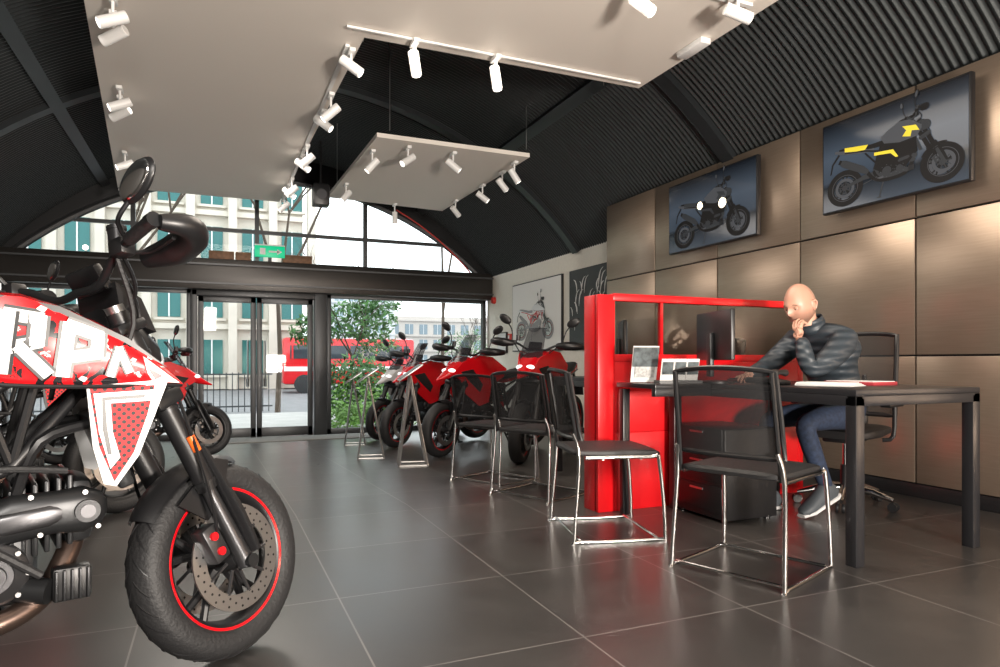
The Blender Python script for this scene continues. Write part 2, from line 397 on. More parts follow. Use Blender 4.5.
def monitor(name,loc,rz,on=False):
    b=MB(); b.box((0,0,.3),(.03,.52,.31),BLK,.008); b.box((.017,0,.3),(.002,.49,.28),mat('screen',(.05,.07,.1),.2,emis=(.3,.4,.5),es=.5))
    b.box((-.03,0,.18),(.03,.06,.28),BLK,.006); b.lathe([(0,0),(.12,0),(.12,.012),(.03,.02),(0,.02)],(0,0,0),BLK,'Z',24)
    return b.obj(name,loc,rz)
monitor('computer_monitor',(2.92,3.36,.86),-.30); monitor('computer_monitor',(2.98,4.5,.86),-.5)
b=MB(); b.box((0,0,.02),(.17,.2,.03),BLK,.01,Matrix.Rotation(.12,4,'Y')); b.tube([(-.06,-.07,.07),(0,-.08,.075),(.07,-.07,.07)],[.022,.014,.022],BLK,8,4); b.box((.02,.03,.04),(.08,.08,.01),GUN,.002); b.obj('desk_phone',(3.0,3.0,.86),.2)
b=MB(); b.box((0,0,.01),(.16,.44,.016),BLK,.004)
for i in range(4):
    for j in range(13): b.box((-.055+.036*i,-.198+.033*j,.021),(.028,.026,.008),DK,.002)
b.obj('keyboard',(3.24,3.36,.86),-.3)
PAP=mat('paper',(.75,.75,.73),.6)
b=MB()
R=Matrix.Rotation(.25,4,'X'); LP=mat('leaflet_photo',(.07,.085,.09),.4,noise=.8,nscale=22)
b.box((0,0,.12),(.17,.006,.235),PAP,0,R); b.box((0,-.022,.165),(.165,.004,.125),LP,0,R); b.box((0,.002,.07),(.13,.004,.07),mat('leaflet_text',(.42,.42,.41),.5,noise=.4,nscale=60),0,R); b.box((.0,-.026,.20),(.1,.004,.015),PAP,0,R)
b.box((0,.05,.01),(.2,.12,.02),GLS)
b.obj('brochure_stand',(2.50,3.52,.86),-.25)
b=MB()
for i in range(3):
    b.box((.02+i*.088,.012*i,.08),(.08,.006,.15),PAP,0,Matrix.Rotation(.25,4,'X')); b.box((.02+i*.088,.012*i-.014,.095),(.068,.003,.08),LP,0,Matrix.Rotation(.25,4,'X'))
b.box((.11,.04,.01),(.28,.1,.02),BLK)
b.obj('business_card_holder',(2.55,3.39,.86),-.25)
b=MB()
for i in range(4): b.box((.01*i,.008*i,.003+.005*i),(.21,.3,.004),PAP,0,Matrix.Rotation(.1*i,4,'Z'))
b.obj('paper_stack',(3.18,2.72,.86),.3)
b=MB(); b.box((0,0,.01),(.23,.31,.02),mat('notebook_cover',(.35,.03,.04),.5),.002); b.box((0,0,.021),(.21,.29,.004),PAP); b.obj('notebook',(3.52,2.80,.86),.1)
# ------------------------------------------------------------ sled chairs
def meshfab():
    m,N,L,b=newmat('mesh_fabric'); b.inputs['Base Color'].default_value=(.012,.012,.013,1); b.inputs['Roughness'].default_value=.8
    tc=N.new('ShaderNodeTexCoord'); w=N.new('ShaderNodeTexWave'); w.inputs['Scale'].default_value=60; w.bands_direction='Z'; L.new(tc.outputs['Object'],w.inputs['Vector'])
    w2=N.new('ShaderNodeTexWave'); w2.inputs['Scale'].default_value=60; w2.bands_direction='Y'; L.new(tc.outputs['Object'],w2.inputs['Vector'])
    mn=N.new('ShaderNodeMath'); mn.operation='MAXIMUM'; L.new(w.outputs['Fac'],mn.inputs[0]); L.new(w2.outputs['Fac'],mn.inputs[1])
    mr=N.new('ShaderNodeMapRange'); mr.inputs[1].default_value=.3; mr.inputs[2].default_value=.75; mr.inputs[3].default_value=.3; mr.inputs[4].default_value=.85; L.new(mn.outputs[0],mr.inputs[0]); L.new(mr.outputs[0],b.inputs['Alpha'])
    return m
MESH=meshfab()
FAB=mat('black_upholstery',(.014,.014,.015),.5,bump=.2,bscale=300)
def curvedpanel(b,w,z0,z1,x0,x1,th,mt,bow=.03,nz=6,ny=10,frame=None):
    vs=[]
    for i in range(nz+1):
        for j in range(ny+1):
            t=i/nz; u=j/ny*2-1
            vs.append((x0+(x1-x0)*t+bow*(u*u),u*w/2*(1-.06*t),z0+(z1-z0)*t-.02*u*u*(t>.5)))
    fs=[]
    for i in range(nz):
        for j in range(ny):
            a=i*(ny+1)+j; fs.append([a,a+1,a+ny+2,a+ny+1])
    b.add(vs,fs,mt)
    if frame:
        edge=[vs[j] for j in range(ny+1)]+[vs[i*(ny+1)+ny] for i in range(1,nz+1)]+[vs[nz*(ny+1)+j] for j in range(ny-1,-1,-1)]+[vs[i*(ny+1)] for i in range(nz-1,0,-1)]
        b.tube(edge,frame[0],frame[1],8,0,True)
def sled_chair(loc,rz,zt=.97):
    b=MB(); r=.011
    for s in(-1,1):
        y=s*.27
        b.tube([(-.27,y*.9,.60),(-.24,y*.97,.46),(-.27,y*1.02,.03),(-.24,y*1.02,r),(.2,y*1.02,r),(.25,y*1.02,.04),(.22,y*.97,.44),(.17,y*.93,.465),(-.2,y*.93,.465)],r,CHR,10,4)
        b.tube([(-.235,y*.92,.47),(-.255,y*.9,.6),(-.31,y*.87,zt-.02)],.011,BLK,8)
    for x,z in((-.1,.46),(.12,.46)): b.tube([(x,-.25,z),(x,.25,z)],.01,CHR,8)
    b.tube([(.2,-.27,.02),(.2,.27,.02)],.008,CHR,8); b.tube([(-.24,-.27,.02),(-.24,.27,.02)],.008,CHR,8)
    b.loft([(-.26,0,.485,.2,.008),(-.245,0,.49,.235,.018),(-.1,0,.485,.245,.022),(.1,0,.485,.245,.024),(.22,0,.48,.24,.022),(.25,0,.475,.2,.01)],FAB,24,.45)
    curvedpanel(b,.52,.57,zt,-.27,-.33,.006,MESH,.04,frame=(.012,BLK))
    return b.obj('visitor_chair',(loc[0],loc[1],fz(loc[1])),rz)
sled_chair((2.40,2.50),.36); sled_chair((2.13,3.38),-.25,.95); sled_chair((2.28,4.52),.42,.92); sled_chair((2.26,5.38),.45,.92)
def office_chair(loc,rz):
    b=MB()
    for i in range(5):
        a=2*pi*i/5+.3; c,s_=math.cos(a),math.sin(a)
        b.tube([(0,0,.12),(.18*c,.18*s_,.11),(.31*c,.31*s_,.075)],[.032,.024,.016],CHR,10)
        for q in(-.018,.018): b.M=Matrix.Translation((.31*c-q*s_,.31*s_+q*c,.032))@Matrix.Rotation(a+pi/2,4,'Z'); b.lathe([(0,-.009),(.03,-.009),(.032,0),(.03,.009),(0,.009)],(0,0,0),BLK,'X',16); b.M=Matrix()
    b.tube([(0,0,.1),(0,0,.28)],.03,BLK,14); b.tube([(0,0,.26),(0,0,.46)],.017,CHR,12)
    b.box((0,0,.465),(.28,.2,.05),BLK,.015)
    b.loft([(-.25,0,.52,.16,.015),(-.22,0,.52,.22,.035),(0,0,.515,.25,.04),(.18,0,.515,.25,.04),(.26,0,.505,.2,.025)],FAB,24,.5)
    b.tube([(-.12,0,.47),(-.27,0,.49),(-.33,0,.62),(-.33,0,.9)],[.03,.03,.025,.015],BLK,10,4)
    curvedpanel(b,.48,.62,1.2,-.28,-.36,.008,MESH,.06,frame=(.016,BLK))
    for s in(-1,1): b.tube([(0,s*.24,.47),(-.02,s*.3,.5),(-.04,s*.3,.7)],.014,BLK,8,3); b.box((0,s*.3,.71),(.24,.07,.03),BLK,.012)
    return b.obj('office_chair',(loc[0],loc[1],0),rz)
office_chair((4.04,3.33),pi+.3); office_chair((4.1,4.9),pi-.1)
# ------------------------------------------------------------ motorcycles
def wheel(b,cx,R,W,detail,rimcol,side=1):
    c=(cx,0,R); h=W/2
    prof=[]
    for k in range(20):
        a=2*pi*k/20
        prof.append((R-.052+.052*math.copysign(abs(math.cos(a))**.8,math.cos(a)),h*math.sin(a)))
    b.lathe(prof,c,RUB,n=64,closed=True)
    if detail:
        for k in range(30):
            for s in(-1,1):
                a=2*pi*k/30+(.1 if s>0 else 0); P=[]
                for t in range(5):
                    w_=s*(.008+.011*t); rr_=R-.052+.052*math.sqrt(max(0,1-(abs(w_)/h)**2.2))+.0005; aa=a+.05*t
                    P.append((cx+rr_*math.cos(aa),w_,R+rr_*math.sin(aa)))
                b.tube(P,[.0012,.0025,.0025,.0025,.0012],BLK,5)
    rr=R-.095
    b.lathe([(rr,-h*.75),(rr+.012,-h*.78),(rr+.012,h*.78),(rr,h*.75),(rr-.012,h*.6),(rr-.022,0),(rr-.012,-h*.6)],c,BLK,n=56,closed=True)
    for s in(-1,1): b.lathe([(rr+.0,s*h*.76),(rr+.011,s*h*.80),(rr+.012,s*h*.76)],c,rimcol,n=56,closed=True)
    for k in range(5):
        a=2*pi*k/5+.3
        for o in(-.2,.2):
            b.tube([(cx+.04*math.cos(a),0,R+.04*math.sin(a)),(cx+.11*math.cos(a+o*.35),0,R+.11*math.sin(a+o*.35)),(cx+(rr-.01)*math.cos(a+o),0,R+(rr-.01)*math.sin(a+o))],[.022,.014,.012],BLK,8)
    b.lathe([(0,-.09),(.03,-.09),(.045,-.05),(.05,0),(.045,.05),(.03,.09),(0,.09)],c,DK,n=24)
    for s in((-1,1) if side==0 else (side,)):
        y=s*.078; ro=.168; ri=.118
        b.lathe([(ri,y-.003),(ro,y-.003),(ro,y+.003),(ri,y+.003)],c,ALU,n=48,closed=True,smooth=False)
        for k in range(9):
            a=2*pi*k/9; b.tube([(cx+.045*math.cos(a),y,R+.045*math.sin(a)),(cx+.122*math.cos(a+.12),y,R+.122*math.sin(a+.12))],.006,GUN,6)
        if detail:
            for k in range(36):
                a=2*pi*k/36
                for rad in((.131,.155) if k%2 else (.143,)):
                    b.tube([(cx+rad*math.cos(a),y-.0036,R+rad*math.sin(a)),(cx+rad*math.cos(a),y+.0036,R+rad*math.sin(a))],.0042,BLK,6)
def motorcycle(name,loc,heading,steer,style='naked',pal=None,detail=False,sc=1.05,lean=0,matrix=None):
    pal=pal or {}
    C=pal.get('body',RED); C2=pal.get('accent',WHT); FRM=pal.get('frame',BLK); SEAT=pal.get('seat',FAB); RIMC=pal.get('rim',RED)
    EX=pal.get('exhaust',BRZ)
    b=MB(); R=.31; rk=math.radians(25)
    d=Vector((-math.sin(rk),0,math.cos(rk))); ax=Vector((-.03,0,.31))
    SM=Matrix.Translation(ax)@Matrix.Rotation(steer,4,d)@Matrix.Translation(-ax)
    b.M=SM
    wheel(b,0,R,.125,detail,RIMC,0)
    def F(s,y,off=0): return Vector((0,y,.31))+d*s+Vector((math.cos(rk),0,math.sin(rk)))*off
    for s in(-1,1):
        y=s*.105
        b.tube([F(-.03,y),F(.03,y),F(.3,y)],[.03,.026,.02],GUN if detail else DK,14)
        b.tube([F(.25,y),F(.27,y),F(.84,y)],[.03,.032,.031],pal.get('fork',BLK),16)
        for q in(.27,.52,.70,.80): b.tube([F(q,y),F(q+.012,y)],.0345,DK,16)
        b.tube([F(.84,y),F(.86,y)],.026,ALU,12)
        b.tube([F(-.02,y*.3),F(-.02,y*1.35)],.022,DK,12)
        b.tube([F(.0,y*1.15,.035),F(.15,y*1.15,.04),F(.38,y*1.1,.035)],[.03,.036,.02],BLK,10,4,flat=.55)
        b.box(F(.10,y*.92,-.075),(.062,.062,.12),GUN if detail else DK,.012,Matrix.Rotation(-rk,4,'Y'))
        for q in(-.026,.026): b.tube([F(.1+q,y*1.0,-.078),F(.1+q,y*1.30,-.078)],.013,RED if detail else ALU,12)
        b.tube([F(.12,y*1.2,-.06),F(.3,y*1.5,-.03),F(.62,y*1.2,.05)],.0055,BLK,6,4)
        if detail: b.tube([F(.38,y*1.34,.0),F(.43,y*1.34,.0)],.013,ORG,10)
    for s_,w in((.56,.05),(.79,.035)): b.box(F(s_,0,-.0),(.1,.29,w),DK,.012,Matrix.Rotation(-rk,4,'Y'))
    vs=[];na,nw=18,6
    for th in(0,.006):
        for i in range(na+1):
            a=math.radians(78+72*i/na)
            for j in range(nw+1):
                u=j/nw*2-1; wv=.072*(1-.3*abs(2*i/na-1)**3); rad=.332+th-.03*u*u
                vs.append((rad*math.cos(a),wv*u,R+rad*math.sin(a)))
    q=(na+1)*(nw+1);fs=[]
    for i in range(na):
        for j in range(nw):
            a=i*(nw+1)+j; fs.append([a,a+1,a+nw+2,a+nw+1]); fs.append([q+a+nw+1,q+a+nw+2,q+a+1,q+a])
    b.add(vs,fs,pal.get('fender',BLK))
    for s in(-1,1): b.prism([(-.2,.5),(-.05,.63),(.0,.62),(-.03,.5),(-.1,.44)],s*.078,s*.086,pal.get('fender',BLK))
    for s in(-1,1):
        b.tube([(-.395,0,1.15),(-.395,s*.1,1.15),(-.42,s*.22,1.205),(-.47,s*.40,1.215)],.012,DK,10,4)
        b.tube([(-.445,s*.31,1.213),(-.475,s*.43,1.217)],.018,RUB,12); b.tube([(-.475,s*.43,1.217),(-.48,s*.455,1.217)],.02,DK,12)
        b.box((-.425,s*.25,1.21),(.05,.06,.05),BLK,.012)
        b.tube([(-.40,s*.26,1.2),(-.37,s*.3,1.2),(-.4,s*.42,1.195)],.006,BLK,6,4)
        b.tube([(-.42,s*.24,1.2),(-.33,s*.16,1.12),(-.34,s*.05,1.0),(-.38,s*.04,.85)],.006,BLK,6,5)
        if detail:
            b.tube([(-.41,s*.2,1.2),(-.28,s*.1,1.08),(-.31,s*.09,.92)],.005,BLK,6,5); b.tube([(-.42,s*.22,1.19),(-.36,s*.18,1.02),(-.42,s*.12,.86)],.007,RUB,6,5)
        G=[(-.47,s*.46,1.21),(-.40,s*.475,1.21),(-.34,s*.42,1.21),(-.32,s*.33,1.205),(-.34,s*.23,1.20)]
        b.tube(G,[.02,.032,.043,.045,.026],BLK,12,5,flat=1)
        mz=-.10 if detail else 0
        b.tube([(-.42,s*.27,1.22),(-.45,s*.28,1.29+mz*.3),(-.46,s*.30,1.36+mz*.8),(-.45,s*.34,1.42+mz)],.0065,BLK,8,5)
        ry=Matrix.Rotation(s*.55,4,'X')
        b.ell((-.45,s*.37,1.455+mz),(.018,.075,.045),BLK,ry); b.ell((-.462,s*.37,1.455+mz),(.012,.066,.038),CHR,ry)
    b.lathe([(0,-.02),(.024,-.02),(.024,.03),(.026,.03),(.026,.04),(0,.04)],(-.40,-.2,1.25),GUN,'Z',16)
    b.box((-.36,0,1.19),(.03,.14,.08),BLK,.01,Matrix.Rotation(-.5,4,'Y'))
    if style=='naked':
        b.loft([(-.17,0,.93,.03,.03),(-.2,0,.95,.075,.07),(-.27,0,.98,.1,.095),(-.33,0,1.02,.1,.08),(-.36,0,1.06,.07,.04)],BLK,20,.7)
        b.ell((-.195,0,.95),(.03,.07,.05),mat('headlamp_glass',(.5,.52,.55),.1,.3))
        b.prism([(-.33,1.06),(-.22,1.03),(-.26,1.13),(-.34,1.17)],-.09,.09,BLK)
    b.M=Matrix()
    b.tube([Vector((-.36,0,.86)),Vector((-.44,0,1.03))],.036,FRM,14)
    for s in(-1,1):
        y=s*.15
        for pth in([(-.42,s*.05,1.0),(-.62,y,.86),(-.86,y,.74),(-.95,y*.9,.55)],[(-.39,s*.05,.88),(-.56,y,.68),(-.78,y,.58),(-.93,y*.9,.42)]):
            b.tube(pth,.016,FRM,10)
        for p0,p1 in(((-.62,.86),(-.56,.68)),((-.62,.86),(-.72,.61)),((-.86,.74),(-.72,.61)),((-.86,.74),(-.93,.5)),((-.5,.94),(-.56,.68))):
            b.tube([(p0[0],y*.98,p0[1]),(p1[0],y*.98,p1[1])],.012,FRM,8)
        b.tube([(-.86,y,.76),(-1.15,s*.12,.86),(-1.5,s*.09,.93)],.013,FRM,8); b.tube([(-.93,y,.55),(-1.15,s*.12,.82)],.013,FRM,8)
        b.tube([(-.93,s*.1,.42),(-1.2,s*.12,.4),(-1.5,s*.12,.325)],[.04,.035,.024],DK,12)
        b.tube([(-.95,s*.14,.36),(-.97,s*.26,.36)],.013,DK,8)
        b.prism([(-.92,.52),(-1.02,.5),(-1.0,.33),(-.93,.34)],s*.15,s*.16,DK)
    wheel(b,-1.5,R+.005,.18,False,RIMC,-1)
    b.loft([(-.40,0,.98,.05,.05),(-.45,0,1.0,.13,.09),(-.55,0,1.02,.165,.115),(-.68,0,1.01,.165,.12),(-.8,0,.97,.12,.1),(-.88,0,.93,.09,.07)],BLK if detail else C,24,.8)
    b.lathe([(0,.0),(.035,0),(.035,.012),(0,.014)],(-.6,0,1.13),GUN,'Z',16)
    b.loft([(-.78,0,.95,.08,.05),(-.88,0,.90,.12,.045),(-1.05,0,.90,.15,.04),(-1.25,0,.94,.14,.04),(-1.45,0,.98,.1,.035),(-1.6,0,1.0,.05,.02)],SEAT,20,.7)
    b.loft([(-1.0,0,.84,.1,.03),(-1.25,0,.88,.12,.035),(-1.5,0,.94,.1,.04),(-1.68,0,.99,.04,.02)],C,16,.7)
    b.tube([(-1.6,0,.93),(-1.72,0,.78),(-1.75,0,.62)],[.02,.016,.01],BLK,8); b.box((-1.745,0,.68),(.01,.18,.14),BLK,0,Matrix.Rotation(.25,4,'Y'))
    # engine
    EG=DK if detail else GUN
    b.box((-.72,0,.42),(.44,.24,.22),EG,.04); b.box((-.72,0,.31),(.3,.2,.1),DK,.03)
    for i in range(6): b.box((-.56+.026*i,0,.52+.006*i),(.013,.25-.01*(i%2),.19),DK,.004)
    b.box((-.41,0,.54),(.08,.21,.18),EG,.03)
    for i in range(7): b.box((-.80-.006*i,0,.60+.024*i),(.19,.23,.013),DK,.004)
    b.box((-.86,0,.77),(.2,.2,.08),EG,.02)
    for s in(-1,1):
        for cx,cz,rr in((-.80,.42,.105),(-.60,.41,.080)):
            b.lathe([(0,s*.178),(rr*.35,s*.178),(rr*.38,s*.17),(rr*.55,s*.17),(rr*.6,s*.166),(rr*.85,s*.163),(rr,s*.15),(rr,s*.1)],(cx,0,cz),GUN,n=28)
            for k in range(8):
                a=k*pi/4; b.tube([(cx+rr*.93*math.cos(a),s*.15,cz+rr*.93*math.sin(a)),(cx+rr*.93*math.cos(a),s*.17,cz+rr*.93*math.sin(a))],.0065,ALU,8)
        # rounded cam-belt cover on the front cylinder
        b.loft([(-.68,s*.125,.50,.025,.03),(-.64,s*.128,.52,.034,.055),(-.56,s*.13,.545,.036,.062),(-.47,s*.13,.55,.036,.056),(-.40,s*.128,.55,.034,.062),(-.36,s*.125,.55,.028,.045),(-.345,s*.12,.55,.015,.02)],DK,18,.75)
        b.loft([(-.64,s*.15,.52,.012,.02),(-.60,s*.158,.535,.014,.028),(-.48,s*.158,.548,.014,.028),(-.44,s*.15,.55,.012,.018)],GUN,14,.7)
        for (x_,z_) in((-.63,.565),(-.52,.60),(-.40,.60),(-.37,.505),(-.50,.50),(-.62,.48)): b.tube([(x_,s*.13,z_),(x_,s*.162,z_)],.0065,ALU,8)
        b.tube([(-.395,s*.14,.55),(-.395,s*.172,.55)],.03,DK,18); b.tube([(-.395,s*.172,.55),(-.395,s*.176,.55)],.018,GUN,18)
        b.tube([(-.60,s*.12,.62),(-.66,s*.14,.70),(-.80,s*.13,.74)],[.02,.024,.03],BLK,12,4)
    b.box((-.33,0,.70),(.04,.26,.22),DK,.008,Matrix.Rotation(-.35,4,'Y'))
    if detail:
        for i in range(9): b.box((-.305-.007*i,0,.62+.02*i),(.004,.24,.004),GUN,0)
    for s in(-1,1): b.tube([(-.38,s*.11,.78),(-.5,s*.14,.74),(-.55,s*.12,.6)],.014,BLK,8,4)
    b.tube([(-.40,0,.5),(-.43,-.06,.42),(-.50,-.11,.32),(-.62,-.15,.28),(-.85,-.18,.28),(-1.02,-.19,.36),(-1.12,-.19,.5)],.030,EX,14,5)
    b.tube([(-.95,-.05,.62),(-1.0,-.15,.45),(-.9,-.18,.3)],.024,EX,12,4)
    b.tube([(-1.1,-.19,.48),(-1.2,-.2,.56),(-1.5,-.2,.74),(-1.56,-.2,.78)],[.035,.06,.062,.045],DK,18)
    b.tube([(-1.56,-.2,.78),(-1.6,-.2,.80)],.038,BLK,14)
    b.tube([(-.55,-.12,.36),(-.48,-.16,.35)],.033,DK,14); b.box((-.43,-.14,.36),(.09,.05,.09),BLK,.01)
    for i in range(5): b.box((-.466+.018*i,-.168,.36),(.007,.012,.08),DK,.002)
    b.box((-.93,-.2,.33),(.16,.02,.03),ALU,.006)
    b.tube([(-.7,-.17,.56),(-.62,-.19,.50),(-.5,-.18,.40)],.011,RUB,8,4); b.tube([(-.75,-.16,.66),(-.6,-.17,.68),(-.44,-.15,.66)],.009,RUB,8,4)
    b.lathe([(.07,.1),(.1,.1),(.1,.106),(.07,.106)],(-1.5,0,R),GUN,n=32,closed=True)
    b.tube([(-.92,.1,.47),(-1.5,.1,.415)],.007,DK,6); b.tube([(-.92,.1,.37),(-1.5,.1,.215)],.007,DK,6)
    b.tube([(-.98,0,.5),(-.92,0,.75)],.035,YEL if detail else RED,14)
    b.tube([(-.85,.14,.28),(-.92,.24,.02)],.012,DK,8); b.box((-.925,.25,.012),(.07,.04,.02),DK,.004)
    if style=='naked':
        for s in(-1,1):
            yf=lambda x,s=s: s*(-.02*max(0,(x+.45)/.3)-.05*max(0,(-.55-x)/.25))
            g=lambda x: .192-.02*max(0,(x+.45)/.3)-.05*max(0,(-.55-x)/.25)
            ST_=[(-.84,1.0,.97),(-.78,1.05,.93),(-.70,1.095,.915),(-.62,1.12,.90),(-.54,1.115,.893),(-.46,1.09,.887),(-.38,1.055,.885),(-.30,1.01,.885),(-.24,.965,.885),(-.20,.93,.885),(-.16,.89,.884)]
            b.shell([(x,a,c_,g(x)) for x,a,c_ in ST_],s,C,.020)
            b.prism([(-.74,1.085),(-.62,1.125),(-.46,1.095),(-.30,1.015),(-.20,.935),(-.31,1.0),(-.46,1.078),(-.62,1.108)],s*.176,s*.186,BLK,yf)
            b.tube([(-.80,s*.14,.94),(-.62,s*.186,.897),(-.40,s*.19,.884),(-.16,s*.165,.884)],.006,BLK,8,4)
            b.prism([(-.40,.885),(-.20,.90),(-.235,.80),(-.275,.69),(-.33,.61),(-.36,.62),(-.385,.72)],s*.168,s*.182,C2,None)
            b.prism([(-.393,.88),(-.235,.885),(-.255,.80),(-.288,.70),(-.335,.625),(-.370,.72)],s*.18,s*.186,HALF,None)
            if C2 is WHT:
                b.prism([(-.385,.865),(-.24,.872),(-.247,.842),(-.345,.838),(-.34,.76),(-.322,.69),(-.345,.66),(-.372,.76)],s*.186,s*.190,WHT,None)
                b.prism([(-.365,.855),(-.26,.860),(-.263,.850),(-.358,.846),(-.353,.77),(-.342,.70),(-.352,.70),(-.364,.77)],s*.190,s*.192,BLK,None)
            if detail and s<0:
                y0,y1=-.202,-.184
                def st(pts,w=.02):
                    for (xa,za),(xb,zb_) in zip(pts[:-1],pts[1:]):
                        dx,dz=xb-xa,zb_-za; l=math.hypot(dx,dz); nx,nz=-dz/l*w/2,dx/l*w/2
                        ex,ez=dx/l*w*.3,dz/l*w*.3
                        for (W_,mt_,o) in((1.5,BLK,.002),(1,WHT,0)):
                            b.prism([(xa+nx*W_-ex,za+nz*W_-ez),(xb+nx*W_+ex,zb_+nz*W_+ez),(xb-nx*W_+ex,zb_-nz*W_+ez),(xa-nx*W_-ex,za-nz*W_-ez)],y0+o,y1,mt_,yf)
                st([(-.73,1.05),(-.71,.94),(-.675,1.02),(-.645,.94),(-.615,1.075)],.03)
                st([(-.585,.93),(-.57,1.07),(-.505,1.06),(-.51,1.0),(-.572,.985)],.032)
                st([(-.545,.985),(-.49,.922)],.028)
                st([(-.455,.92),(-.44,1.045),(-.375,1.02),(-.378,.972),(-.443,.962)],.030)
                st([(-.345,.915),(-.325,.985),(-.30,.925)],.018)
                b.prism([(-.265,.965),(-.19,.905),(-.17,.89),(-.24,.895),(-.255,.92)],y0,y1,WHT,yf)
                b.prism([(-.255,.935),(-.215,.91),(-.235,.90)],y0-.002,y1,RED,yf)
                for (x_,z_,q_) in((-.50,1.085,.012),(-.41,.905,.010),(-.60,.918,.012),(-.29,.955,.008),(-.66,1.09,.010)):
                    b.prism([(x_-q_,z_),(x_-q_*.2,z_+q_*.8),(x_+q_,z_+q_*.2),(x_+q_*.3,z_-q_*.8)],y0,y1,WHT,yf)
    if style=='adv':
        for s in(-1,1):
            b.prism([(-.86,.98),(-.62,1.12),(-.40,1.14),(-.22,1.06),(-.10,.92),(-.2,.86),(-.26,.7),(-.42,.56),(-.56,.6),(-.6,.8),(-.8,.88)],s*.185,s*.20,C,lambda x,s=s:-s*.12*max(0,(x+.45)/.35))
            b.prism([(-.34,.98),(-.2,.95),(-.3,.84),(-.42,.72),(-.46,.8)],s*.2,s*.206,BLK,lambda x,s=s:-s*.12*max(0,(x+.45)/.35))
            b.ell((-.115,s*.055,.965),(.04,.045,.025),mat('headlamp_led',(.9,.9,.95),.1,emis=(1,1,1),es=1.2),Matrix.Rotation(s*.3,4,'Z'))
        b.loft([(.06,0,.86,.015,.008),(-.02,0,.89,.05,.03),(-.12,0,.94,.09,.06),(-.24,0,1.0,.12,.09),(-.36,0,1.04,.15,.08)],C,20,.7)
        vs=[]
        for i in range(7):
            for j in range(7):
                t=i/6;u=j/6*2-1; vs.append((-.20-.22*t-.05*u*u,u*(.13-.03*t),1.06+.32*t))
        b.add(vs,[[i*7+j,i*7+j+1,i*7+j+8,i*7+j+7] for i in range(6) for j in range(6)],CARB)
    if style=='cruiser':
        for s in(-1,1):
            b.prism([(-.90,1.0),(-.62,1.16),(-.46,1.14),(-.26,.98),(-.34,.84),(-.6,.82),(-.84,.88)],s*.17,s*.185,C)
            b.prism([(-.90,.9),(-.60,.84),(-.36,.86),(-.34,.60),(-.5,.42),(-.8,.36),(-1.0,.5)],s*.15,s*.165,pal.get('frame',BLK))
            b.prism([(-.56,1.06),(-.36,1.02),(-.31,.92),(-.42,.95),(-.44,.86),(-.56,.90),(-.50,.98)],s*.19,s*.20,C2)
            b.prism([(-1.5,1.02),(-1.1,.95),(-1.15,.88),(-1.3,.90),(-1.5,.95)],s*.17,s*.18,C2)
            b.prism([(-1.0,.78),(-.70,.74),(-.62,.60),(-.66,.60),(-.74,.69),(-1.0,.73)],s*.18,s*.19,C2)
        b.ell((-.24,0,.97),(.09,.21,.09),DK)
    return b.obj(name,(loc[0],loc[1],loc[2] if len(loc)>2 else fz(loc[1])),heading,sc,matrix=matrix)
motorcycle('motorcycle',(.02,2.47,0),math.radians(16),math.radians(28),'naked',{'body':LIV,'accent':WHT,'fender':BLK},True)
motorcycle('motorcycle',(2.43,7.45),math.radians(203),math.radians(12),'adv')
motorcycle('motorcycle',(2.30,9.0),math.radians(206),math.radians(12),'adv')
motorcycle('motorcycle',(2.42,10.5),math.radians(206),math.radians(12),'adv',{'body':WHT})
motorcycle('motorcycle',(2.95,6.35),math.radians(222),math.radians(10),'adv',{'body':RED})
motorcycle('motorcycle',(-.1,9.3),math.radians(5),math.radians(20),'adv',{'body':RED,'rim':BLK})
motorcycle('motorcycle',(-.62,5.2),math.radians(12),math.radians(20),'naked',{'body':RED,'accent':BLK,'rim':BLK})
# ------------------------------------------------------------ TVs & posters
def tvmat(name):
    m,N,L,b=newmat(name); tc=N.new('ShaderNodeTexCoord'); sp=N.new('ShaderNodeSeparateXYZ'); L.new(tc.outputs['Generated'],sp.inputs[0])
    r=N.new('ShaderNodeValToRGB'); e=r.color_ramp.elements
    e[0].color=(.03,.038,.05,1); e[1].color=(.004,.005,.007,1); e[1].position=1
    x=e.new(.28); x.color=(.008,.010,.013,1); x=e.new(.34); x.color=(.025,.034,.048,1); x=e.new(.6); x.color=(.035,.047,.065,1)
    L.new(sp.outputs['Z'],r.inputs[0]); L.new(r.outputs[0],b.inputs['Base Color']); L.new(r.outputs[0],b.inputs['Emission Color']); b.inputs['Emission Strength'].default_value=1.0; b.inputs['Roughness'].default_value=.1; b.inputs['Specular IOR Level'].default_value=.25
    return m
TVG=tvmat('tv_picture')
P_G=mat('tv_bike_grey',(.02,.022,.026),.7,emis=(.075,.08,.09),es=.6)
P_D=mat('tv_bike_dark_grey',(.008,.009,.010),.7,emis=(.03,.034,.04),es=.6)
PB=mat('tv_bike_black',(.003,.003,.004),.8); PY_=mat('tv_bike_yellow',(.5,.4,.02),.5,emis=(.8,.65,.03),es=.5)
PL=mat('tv_painted_lamp_glare',(1,1,1),.5,emis=(1,.85,.55),es=3.0)  # emissive colour standing in for lamp reflections on the TV glass
